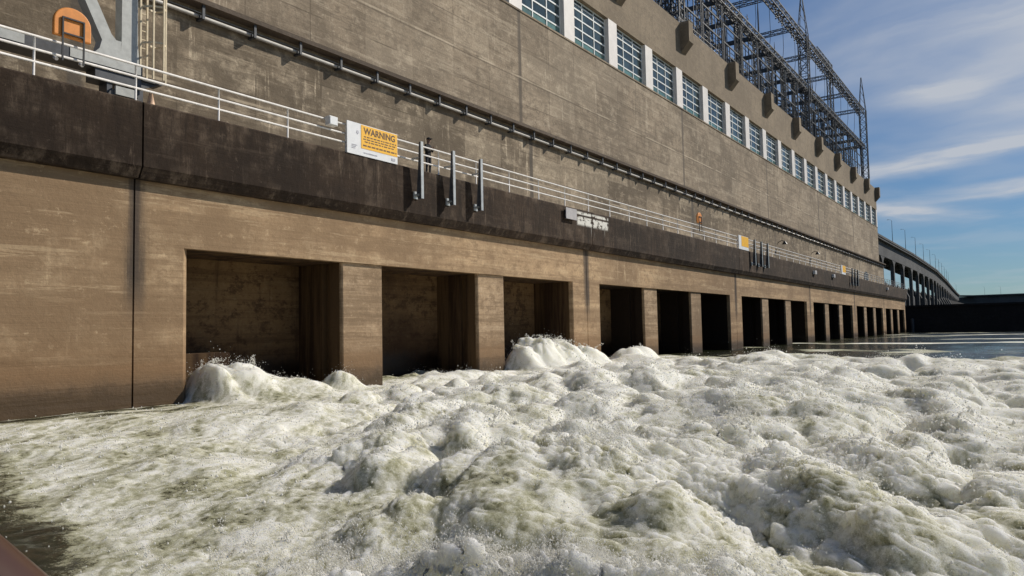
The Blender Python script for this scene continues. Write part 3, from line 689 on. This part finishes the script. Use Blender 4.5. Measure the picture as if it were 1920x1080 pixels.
for i in range(20):
    x = 212+13*i; mb = MB(); mb.prism([(34.4, -4), (34.4, 9.2), (36.19, 12.9), (36.19, -4)], 'x', x-1.2, x+1.2); mb.build('gate_pier', 'viaduct', dm)
sd = empty('far_spillway', (755, -80, -4), 'long blue-grey spillway dam crossing the river far behind the black wall', 'dam')
mb = MB(); mb.box((753.5, -240, -4), (766, 85, vz-1.1)); mb.build('dam_body', 'viaduct', sd)
lp0 = None
for i in range(15):
    s_ = 12+i*27 if i < 12 else 470+(i-12)*95
    x, y = on_path(s_); L = 'street lamp on the viaduct, '+('nearest of the row, just past the powerhouse end' if i == 0 else f'one of a thin row fading along the parapet')
    if lp0 is None:
        lp0 = empty('street_lamp', (x, y+.2, vz), L, 'street lamp', 'street lamps along the viaduct')
        mb = MB(); mb.tube([(x, y+.2, vz-.2), (x, y+.2, vz+6.6)], [.085, .045], 6); mb.build('lamp_post', 'viaduct', lp0)
        mb = MB(); mb.tube([(x, y+.2, vz+6.55), (x, y+.5, vz+6.8), (x, y+1.0, vz+6.88)], .03, 5); mb.build('arm', 'steel', lp0)
        mb = MB(); mb.box((x-.12, y+.9, vz+6.82), (x+.12, y+1.4, vz+6.92)); mb.build('lantern', 'porc', lp0); l0 = (x, y)
    else:
        c = copy_tree(lp0, (x-l0[0], y-l0[1], 0)); c['label'] = L
for i in range(3):
    y = 20-62*i
    c = copy_tree(lp0, (751-l0[0], y-l0[1], 0)); c['label'] = ('leftmost', 'middle', 'rightmost')[i]+' of three lamps above the far blue-grey spillway'; c['group'] = 'street lamps on the far spillway'

# ================================================================= boat edge at the lower left
gw = empty('boat_gunwale', (.3, .8, -.25), 'brown rounded boat edge, blurred and close at the lower left corner', 'boat')
a, b = Vector((.301, .811, -.186)), Vector((.327, .777, -.223)); d = (b-a).normalized()
off = (Vector((-.6, .2, -1.2)) - d*Vector((-.6, .2, -1.2)).dot(d)).normalized()*.055
P = [a+off+d*t_ for t_ in (-1.2, -.6, -.3, -.1, 0, .1, .3, .6, 1.0)]
mb = MB(); mb.tube([p+Vector((0, 0, -.6*abs(t_)**2*.2)) for p, t_ in zip(P, (-1.2, -.6, -.3, -.1, 0, .1, .3, .6, 1.0))], .055, 24); mb.build('rail', 'gunwale', gw, True)
mb = MB(); q0 = P[0]+Vector((-.05, 0, -.06)); q1 = P[-1]+Vector((-.05, 0, -.06)); mb.add([q0, q1, q1+Vector((-.1, -.1, -1.6)), q0+Vector((-.1, -.1, -1.6)), q0+Vector((-.06, -.03, 0)), q1+Vector((-.06, -.03, 0)), q1+Vector((-.2, -.15, -1.6)), q0+Vector((-.2, -.15, -1.6))], [(0, 1, 2, 3), (7, 6, 5, 4), (0, 4, 5, 1), (2, 6, 7, 3), (0, 3, 7, 4), (1, 5, 6, 2)]); mb.build('hull_side', 'gunwale', gw)

# ================================================================= water
WL = -2.25
PERM = {}
def _grad(seed):
    if seed not in PERM:
        r = np.random.default_rng(seed); a = r.random((256, 256))*2*np.pi
        PERM[seed] = (np.cos(a).astype(np.float32), np.sin(a).astype(np.float32))
    return PERM[seed]
def pn(x, y, seed):
    gx, gy = _grad(seed)
    xi = np.floor(x); yi = np.floor(y); fx = (x-xi).astype(np.float32); fy = (y-yi).astype(np.float32)
    xi = xi.astype(np.int64) & 255; yi = yi.astype(np.int64) & 255; x1 = (xi+1) & 255; y1 = (yi+1) & 255
    u = fx*fx*fx*(fx*(fx*6-15)+10); v = fy*fy*fy*(fy*(fy*6-15)+10)
    a = gx[xi, yi]*fx+gy[xi, yi]*fy; b = gx[x1, yi]*(fx-1)+gy[x1, yi]*fy
    c = gx[xi, y1]*fx+gy[xi, y1]*(fy-1); d_ = gx[x1, y1]*(fx-1)+gy[x1, y1]*(fy-1)
    ab = a+(b-a)*u; cd_ = c+(d_-c)*u
    return (ab+(cd_-ab)*v)*1.5
def sst(x, a, b):
    t_ = np.clip((x-a)/(b-a), 0, 1); return t_*t_*(3-2*t_)
# polar sheet round the viewpoint, finer close by
rr_ = [2.6]
while rr_[-1] < 3200:
    r = rr_[-1]; k = .0027 if r < 47 else (.0050 if r < 70 else (.008 if r < 200 else .05)); rr_.append(r*(1+k))
rr_ = np.array(rr_)
thf = np.linspace(R_(-43), R_(46), 1180)      # angle left(+)/right(-) of the view direction
thc = np.linspace(R_(46), R_(317), 70)[1:]
th = np.concatenate([thf, thc])
RR, TH = np.meshgrid(rr_, th, indexing='ij')
X = RR*np.cos(YAW+TH); Y = RR*np.sin(YAW+TH)
A_ = (math.cos(YAW), math.sin(YAW)); T_ = (math.sin(YAW), -math.cos(YAW))
s = X*A_[0]+Y*A_[1]; t = X*T_[0]+Y*T_[1]
dR = np.gradient(rr_)[:, None]*np.ones_like(X)
def octv(wl): return sst(wl/np.maximum(dR, RR*.0014), 2.5, 6.0)    # fade waves the sheet cannot carry
# regions
wx = pn(s*.13, t*.13, 90)*2.2
far_edge = 46+6*pn(t*.12, s*.05, 91)+np.clip(-t-2, 0, 30)*.2
near_t = sst(X, far_edge+7, far_edge-3)*sst(X, 5.5+wx, 12+wx)
turb = np.clip(sst(t, -9.5+wx*.8, -3.0)*near_t, 0, 1)               # heavy boil
xb = 3.28+.24*np.clip(Y-8, -.5, 30)-4.5*sst(Y, 7.9, 6.0)+wx*.16+.35*pn(s*.5, t*1.2, 95)
flow = sst(X-xb, -.3, 1.0)*sst(X, far_edge+9, far_edge-2)            # any white water
flow = flow*(1-.85*sst(Y, 21.7, 22.5)*sst(X, 14.6, 12.5))
far = sst(X, far_edge-4, far_edge+6)
wallcalm = sst(Y, 23.0, 21.0)+sst(X, 14.4, 15.4)
wallcalm = np.clip(wallcalm, 0, 1)
H = np.zeros_like(X)
wxs = s+.55*pn(s*.33, t*.33, 1)+.2*pn(s*.9, t*.9, 2); wxt = t+.55*pn(s*.33, t*.33, 3)+.2*pn(s*.9, t*.9, 4)
H += (.24*turb+.08*flow+.03)*pn(wxs*.17, wxt*.30, 5)
H += (.26*turb+.06*flow+.01*far)*(np.sqrt(pn(wxs*.24, wxt*.42, 6)**2+.004)*2-.5)*.85
H += (.19*turb+.05*flow+.012)*pn(wxs*.5, wxt*.9, 7)
# boils and breaking crests seen in the picture, (x, y, rise, half length along flow, half width)
for bx_, by_, am, ls, lt in ((7.8, 5.5, .22, 1.6, 1.3), (8.2, 3.9, .2, 1.5, .7), (4.75, 3.75, .50, .40, .8), (5.1, 2.8, .50, .40, .8), (4.3, 4.6, .34, .35, .6), (5.6, 1.8, .42, .45, .7),
                              (19.4, 5.0, .42, 1.6, 1.6), (17, 9.5, .38, 1.4, 1.6), (13, 6.7, .30, 1.5, .8), (39, 4.5, .50, 1.8, 3.0), (26, 12, .45, 1.4, 2.2), (33, 17, .5, 2, 2.5), (28, 6, .4, 2, 1.6), (24, 15, .3, 1.2, 2), (44, 13, .5, 1.6, 3), (12.3, 9.4, .3, 1.1, 1.4), (10.5, 3.2, .34, 1.8, .6),
                              (7.0, 4.3, -.22, .9, .35), (6.6, 6.3, -.2, .5, .5), (6.1, 4.4, -.25, .5, 1.2)):
    ds = (s-(bx_*A_[0]+by_*A_[1]))/ls; dt = (t-(bx_*T_[0]+by_*T_[1]))/lt
    q = ds*ds+dt*dt+.4*pn(s*1.2/ls**.5, t*1.2/lt**.5, 20)
    H += am*np.exp(-np.clip(q, 0, 30)**1.05)
# surges at the mouths of the openings
for bx_, by_, am, lx, ly in ((15.25, 24.2, 1.25, .85, 1.8), (16.6, 24.0, 1.2, 1.1, 1.7), (18.3, 23.4, .62, 1.5, 1.5), (20.9, 23.3, .75, .8, .7), (36.5, 24.1, 1.75, 1.5, 1.6), (38.7, 23.7, 1.45, 1.8, 1.5), (34.8, 23.8, 1.3, .9, 1.1), (41.0, 23.0, .95, 1.5, 1.0), (46.4, 23.0, .85, 1.0, 1.0), (48.4, 22.8, .85, 1.7, .9), (28, 22.6, .3, 3, .8)):
    q = ((X-bx_)/lx)**2+((Y-by_)/ly)**2+.22*pn(X*1.1, Y*1.1, 21)+.06*pn(X*2.6, Y*2.6, 22)
    H = np.maximum(H, (.35*H+am*np.exp(-np.clip(q, 0, 30)**1.5))*(q < 9)-9*(q >= 9))
# rounded boils welling up through the white water
caps = [(7.35, 5.3, .60, .92), (8.6, 6.25, .66, .80), (9.1, 5.05, .62, 1.0), (8.0, 4.7, .42, .45), (9.9, 6.6, .5, .7), (10.6, 5.4, .5, .9), (7.2, 3.6, .42, .7), (9.6, 3.9, .5, .8), (6.4, 6.1, .36, .6)]
rc = random.Random(5)
for i in range(95):
    r_ = 8*(46/8)**rc.random(); a_ = R_(rc.uniform(-37, 12)); k_ = rc.uniform(.3, .8)*(r_/10)**.35
    caps.append((r_*math.cos(YAW+a_), r_*math.sin(YAW+a_), rc.uniform(.28, .55), k_))
capm = np.zeros_like(H)
wob1 = pn(s*1.3, t*1.6, 24); wob2 = pn(s*3.1, t*3.7, 25)
for bx_, by_, tp, r_ in caps:
    if by_ > 20.5 or bx_ < 5: continue
    i0, i1 = np.searchsorted(rr_, [math.hypot(bx_, by_)-2.6*r_, math.hypot(bx_, by_)+2.6*r_]); sl = slice(max(i0, 0), i1)
    q = (((s[sl]-(bx_*A_[0]+by_*A_[1]))/(1.5*r_))**2+((t[sl]-(bx_*T_[0]+by_*T_[1]))/r_)**2)*(1+.45*wob1[sl])+.16*wob1[sl]+.10*wob2[sl]
    cap = tp*1.08*(np.clip(1.02-q*.66, 0, 1)**.58-.22)+.45*H[sl]
    if rc.random() < .62: capm[sl] = np.maximum(capm[sl], np.where(cap > H[sl], np.clip(1.25-q, 0, .8), 0))
    H[sl] = np.where(q < 1.6, np.maximum(H[sl], cap), H[sl])
H *= .12+.88*wallcalm
inside = sst(Y, 24.6, 25.6)
H = H*(1-.45*inside)+.12*sst(t, -2, 4)*turb
H *= .74+.26*sst(RR, 7.5, 15)
fr_ = np.exp(-((X-4.9)/1.0)**2-((Y-3.3)/2.4)**2)
H += fr_*(.30*np.abs(pn(s*1.7, t*1.3, 26))+.12*np.abs(pn(s*4.1, t*3.4, 27))+.05*pn(s*9, t*8, 28)-.10)
PZ = WL+H
P_ = np.stack([X, Y, PZ], -1)
def normals(P):
    gu = np.gradient(P, axis=0); gv = np.gradient(P, axis=1); n = np.cross(gu, gv); n /= np.linalg.norm(n, axis=-1, keepdims=True)+1e-12
    return np.where(n[..., 2:3] < 0, -n, n)
pile = np.clip((H-.75)/.8, 0, 1)*sst(Y, 20.5, 22)
act = np.clip(turb+pile+.35*flow+.9*fr_, 0, 1.2)
N = normals(P_)
zz = P_[..., 2]
def bil(f, seed, k=1.0): return np.abs(pn(wxs*f*.8+zz*f*.6, wxt*f+zz*f*.9, seed))
# rounded foam billows pushed out along the surface, with creases between
calm = .45+.55*sst(pn(s*.22, t*.35, 39), -.25, .25)
d1 = octv(1.2)*(.10*act*calm+.34*pile)*(bil(.62, 30)-.30)+octv(.6)*(.075*act*calm+.02*flow+.26*pile+.06*fr_)*(bil(1.35, 31)-.3)
P_ = P_+N*d1[..., None]
N = normals(P_); zz = P_[..., 2]
d2 = octv(.3)*(.055*act*calm+.022*flow+.12*pile+.05*fr_)*(bil(2.9, 32)-.3)+octv(.15)*(.060*act+.016*flow)*(bil(6.1, 33)-.3)+octv(.08)*(.036*act+.010*flow)*(bil(12.5, 34)-.25)
d2 += octv(.06)*(.020*act+.006*flow)*pn(s*22, t*26, 35)
P_ = P_+N*d2[..., None]
# rippled open water beyond and on the calm sides
rip = (1-.9*np.clip(turb, 0, 1))*(.035*octv(1.5)*pn(s*.7, t*.45, 40)+.02*octv(.6)*pn(s*1.7, t*1.1, 41)+.010*octv(.25)*pn(s*4.2, t*3.1, 42)+.15*far*octv(3)*pn(X*.35+Y*.1, Y*.16, 43)+.09*far*octv(1.4)*pn(X*.9, Y*.5, 44)+.05*far*octv(.8)*pn(X*1.9, Y*1.1, 45))
P_[..., 2] += rip
# ---- how much foam lies on the surface
streak1 = pn(wxs*.30, wxt*2.0, 50); streak2 = pn(wxs*.9, wxt*4.5, 51); blot = pn(s*.55, t*.8, 52); tiny = pn(s*5.5, t*9, 53)
lace = 1-2.0*np.abs(pn(wxs*1.5, wxt*2.6, 54)); lace2 = 1-2.0*np.abs(pn(wxs*3.6, wxt*6.0, 55))
lap = (H-.12)*.45
front = np.exp(-((X-4.9)/.9)**2-((Y-3.3)/2.2)**2)
foam = .57*flow+.26*turb+.50*pile+.75*front+.19*streak1+.24*streak2+.16*blot+.16*tiny+.10*lace+.12*lace2+lap*.6-.06-.20*capm
foam += .8*(d1*2.0+d2*3.0)
foam = np.maximum(foam, .27)*np.clip(flow+pile*1.5, 0, 1)
foam = np.maximum(foam, 1.0*np.clip(front*1.3, 0, 1))
# thin foam lines along the wall, whitecaps on the far water
wl_ = np.exp(-((Y-(22.6+.5*pn(X*.5, Y*.2, 60)))/.5)**2)*sst(X, 15.2, 13.5)
foam = np.maximum(foam, wl_*(.55+.5*pn(X*1.5, Y*4, 61)))
wl2 = np.exp(-((Y-23.9)/.12)**2)*sst(X, 15, 13); foam = np.maximum(foam, wl2*(.5+.5*pn(X*2, Y*2, 62)))
foam = np.maximum(foam, far*np.clip(2.2*pn(X*.10+7, Y*.05, 63)*1.0+.9*pn(X*.5, Y*.16, 64)-.50, 0, .9))
foam = np.clip(foam*(1-.55*inside*(1-pile)), 0, 1)
nr, nt_ = X.shape
idx = np.arange(nr*nt_).reshape(nr, nt_)
q = np.stack([idx[:-1, :-1], idx[:-1, 1:], idx[1:, 1:], idx[1:, :-1]], -1).reshape(-1, 4)
wrap = np.stack([idx[:-1, -1], idx[:-1, 0], idx[1:, 0], idx[1:, -1]], -1)
q = np.concatenate([q, wrap])[:, ::-1]
me = bpy.data.meshes.new('water'); nv = nr*nt_
me.vertices.add(nv); me.vertices.foreach_set('co', P_.reshape(-1).astype(np.float32))
me.loops.add(q.size); me.loops.foreach_set('vertex_index', q.reshape(-1).astype(np.int32))
me.polygons.add(len(q)); me.polygons.foreach_set('loop_start', np.arange(0, q.size, 4, dtype=np.int32)); me.polygons.foreach_set('loop_total', np.full(len(q), 4, dtype=np.int32))
me.polygons.foreach_set('use_smooth', np.ones(len(q), bool)); me.update(calc_edges=True)
at = me.attributes.new('foam', 'FLOAT', 'POINT'); at.data.foreach_set('value', foam.reshape(-1).astype(np.float32))
mt, tt = mat('river_water')
an = tt.node('ShaderNodeAttribute', attribute_name='foam')
f0 = an.outputs['Fac']
sp1 = tt.noise(tt.pos, 22, 6, .8); sp2 = tt.noise(tt.pos, 4.5, 6, .72, .7); sp3 = tt.noise(tt.pos, 75, 3, .7)
f1 = tt.math('ADD', f0, tt.math('ADD', tt.math('MULTIPLY', tt.math('SUBTRACT', sp1, .5), .95), tt.math('MULTIPLY', tt.math('SUBTRACT', sp2, .5), .65)))
f1 = tt.math('ADD', f1, tt.math('MULTIPLY', tt.math('SUBTRACT', sp3, .5), .5))
olive = tt.mix(tt.ramp(tt.noise(tt.pos, .8, 3), .35, .65), (.012, .015, .005), (.026, .029, .013))
aer = tt.mix(tt.ramp(sp2, .35, .65), (.34, .33, .195), (.46, .445, .305))
c = tt.mix(tt.ramp(f1, .08, .40), olive, aer); c = tt.mix(tt.ramp(f1, .36, .72), c, (.68, .66, .53)); c = tt.mix(tt.ramp(f1, .60, .92), c, (.91, .89, .79))
tt.b.inputs['Subsurface Radius'].default_value = (1.0, .95, .75); tt.b.inputs['Subsurface Scale'].default_value = .48; tt.put(tt.b.inputs['Subsurface Weight'], tt.ramp(f1, .1, .5, 0, .85))
tt.put(tt.b.inputs['Base Color'], c)
tt.put(tt.b.inputs['Roughness'], tt.ramp(f1, .10, .55, .10, .75)); tt.b.inputs['IOR'].default_value = 1.33
tt.put(tt.b.inputs['Specular IOR Level'], tt.ramp(f1, .15, .6, .5, .3))
bump(tt, tt.math('ADD', tt.math('MULTIPLY', sp1, 1.0), tt.math('ADD', tt.math('MULTIPLY', sp2, .6), tt.math('MULTIPLY', sp3, .4))), .9, .06)
me.materials.append(mt)
wo_ = bpy.data.objects.new('water', me); COL.objects.link(wo_); wo_['kind'] = 'structure'

# ---------------------------------------------------------------- spray: droplets thrown off the crests
wgt = (np.clip(act-.15, 0, 1)*np.clip(.25+(H-.1)*1.3+d1*3, 0, 2)**2*(foam > .35)).copy()
wgt[:, 1180:] = 0; wgt[rr_ > 46, :] = 0
wgt *= 1-.7*np.clip(pile, 0, 1)
area = (RR*RR*.0026)*1.0
dens = wgt*area/np.maximum(RR, 5)**1.15
dens *= np.clip(pn(s*1.1, t*1.1, 70)*2.2+.45, 0, 2)
pr = dens.reshape(-1); pr = pr/pr.sum()
def scatter(ND, pr, lift, size):
    ii = RNG.choice(nv, ND, p=pr); base = P_.reshape(-1, 3)[ii]; nn = N.reshape(-1, 3)[ii]; hh = np.clip(H.reshape(-1)[ii], .05, 1.5)
    dist = np.linalg.norm(base, axis=1); jump = RNG.exponential(lift, ND)*(1+.8*hh)
    return base+nn*jump[:, None]*.7+np.array([0, 0, 1])*jump[:, None]*.7+RNG.normal(0, .015, (ND, 3)), (size*.6+RNG.exponential(size*.5, ND))*np.clip(dist/8, .8, 2.4)
pos, siz = scatter(34000, pr, .05, .0042)
# grains of foam lying on the whole white surface
gw_ = np.clip(foam-.30, 0, 1)*(.4+np.clip(pn(s*1.7, t*2.2, 71)*2+.3, 0, 1.6)); gw_[:, 1180:] = 0; gw_[rr_ > 40, :] = 0
gw_ = (gw_*area/np.maximum(RR, 4)**1.6).reshape(-1); gw_ /= gw_.sum()
p2, s2_ = scatter(70000, gw_, .006, .0045); pos = np.concatenate([pos, p2]); siz = np.concatenate([siz, s2_])
# torn tufts along the breaking crests: droplets strung out on short flights
tw_ = (np.exp(-((X-4.9)/.75)**2-((Y-3.3)/2.1)**2)*6.0+np.clip(H-.3, 0, 1)*turb*.4*(RR < 16)+pile*(H > .8)*.03*(RR/20)**2)*(foam > .3)*area; tw_[:, 1180:] = 0
tw_ = tw_.reshape(-1); tw_ /= tw_.sum(); NTU, NPT = 1500, 80
ti = RNG.choice(nv, NTU, p=tw_); o_ = P_.reshape(-1, 3)[ti]; dz = np.linalg.norm(o_, axis=1)
vel = np.stack([RNG.normal(-.1, .9, NTU), RNG.normal(-.1, .9, NTU), RNG.uniform(.9, 2.3, NTU)], -1)*np.clip(dz/16, .7, 1.15)[:, None]
tm = RNG.random((NTU, NPT, 1))**1.6*.28
tp = o_[:, None]+vel[:, None]*tm+np.array([0, 0, -4.9])*tm**2+RNG.normal(0, 1, (NTU, NPT, 3))*(.012+.10*tm)
ts = (.0018+RNG.exponential(.0022, (NTU, NPT)))*np.clip(dz/7, .8, 3)[:, None]
pos = np.concatenate([pos, tp.reshape(-1, 3)]); siz = np.concatenate([siz, ts.reshape(-1)])
# a few fly over the dark water at the lower left
NE = 420
tb = RNG.uniform(R_(17), R_(36), NE); rb = RNG.uniform(6.3, 17, NE)
pe = np.stack([rb*np.cos(YAW+tb), rb*np.sin(YAW+tb), WL+.05+RNG.exponential(.10, NE)], -1)
pos = np.concatenate([pos, pe]); siz = np.concatenate([siz, .003+RNG.exponential(.003, NE)*np.clip(rb/9, .7, 1.6)])
n = len(pos)
oc = np.array([(1,0,0),(-1,0,0),(0,1,0),(0,-1,0),(0,0,1),(0,0,-1)], float)
st_ = np.stack([RNG.uniform(.7, 1.3, n), RNG.uniform(.7, 1.3, n), RNG.uniform(.8, 1.8, n)], -1)
vv = (pos[:, None, :]+oc[None]*siz[:, None, None]*st_[:, None, :]).reshape(-1, 3)
fo = np.array([(0,2,4),(2,1,4),(1,3,4),(3,0,4),(2,0,5),(1,2,5),(3,1,5),(0,3,5)])
ff = (fo[None]+(np.arange(n)*6)[:, None, None]).reshape(-1, 3)
ms = bpy.data.meshes.new('spray'); ms.vertices.add(len(vv)); ms.vertices.foreach_set('co', vv.reshape(-1).astype(np.float32))
ms.loops.add(ff.size); ms.loops.foreach_set('vertex_index', ff.reshape(-1).astype(np.int32)); ms.polygons.add(len(ff))
ms.polygons.foreach_set('loop_start', np.arange(0, ff.size, 3, dtype=np.int32)); ms.polygons.foreach_set('loop_total', np.full(len(ff), 3, dtype=np.int32))
ms.polygons.foreach_set('use_smooth', np.ones(len(ff), bool)); ms.update(calc_edges=True)
mt, tt = mat('spray_drops'); tt.put(tt.b.inputs['Base Color'], (.90, .89, .85)); tt.b.inputs['Roughness'].default_value = .5
tl = tt.node('ShaderNodeBsdfTranslucent'); tt.put(tl.inputs[0], (.90, .89, .85)); mx = tt.node('ShaderNodeMixShader'); mx.inputs[0].default_value = .5
tt.l.new(tt.b.outputs[0], mx.inputs[1]); tt.l.new(tl.outputs[0], mx.inputs[2]); tt.l.new(mx.outputs[0], tt.out.inputs[0])
ms.materials.append(mt)
so = bpy.data.objects.new('spray', ms); COL.objects.link(so); so['kind'] = 'stuff'; so['label'] = 'white droplets of spray thrown up from the churning water'; so['category'] = 'spray'
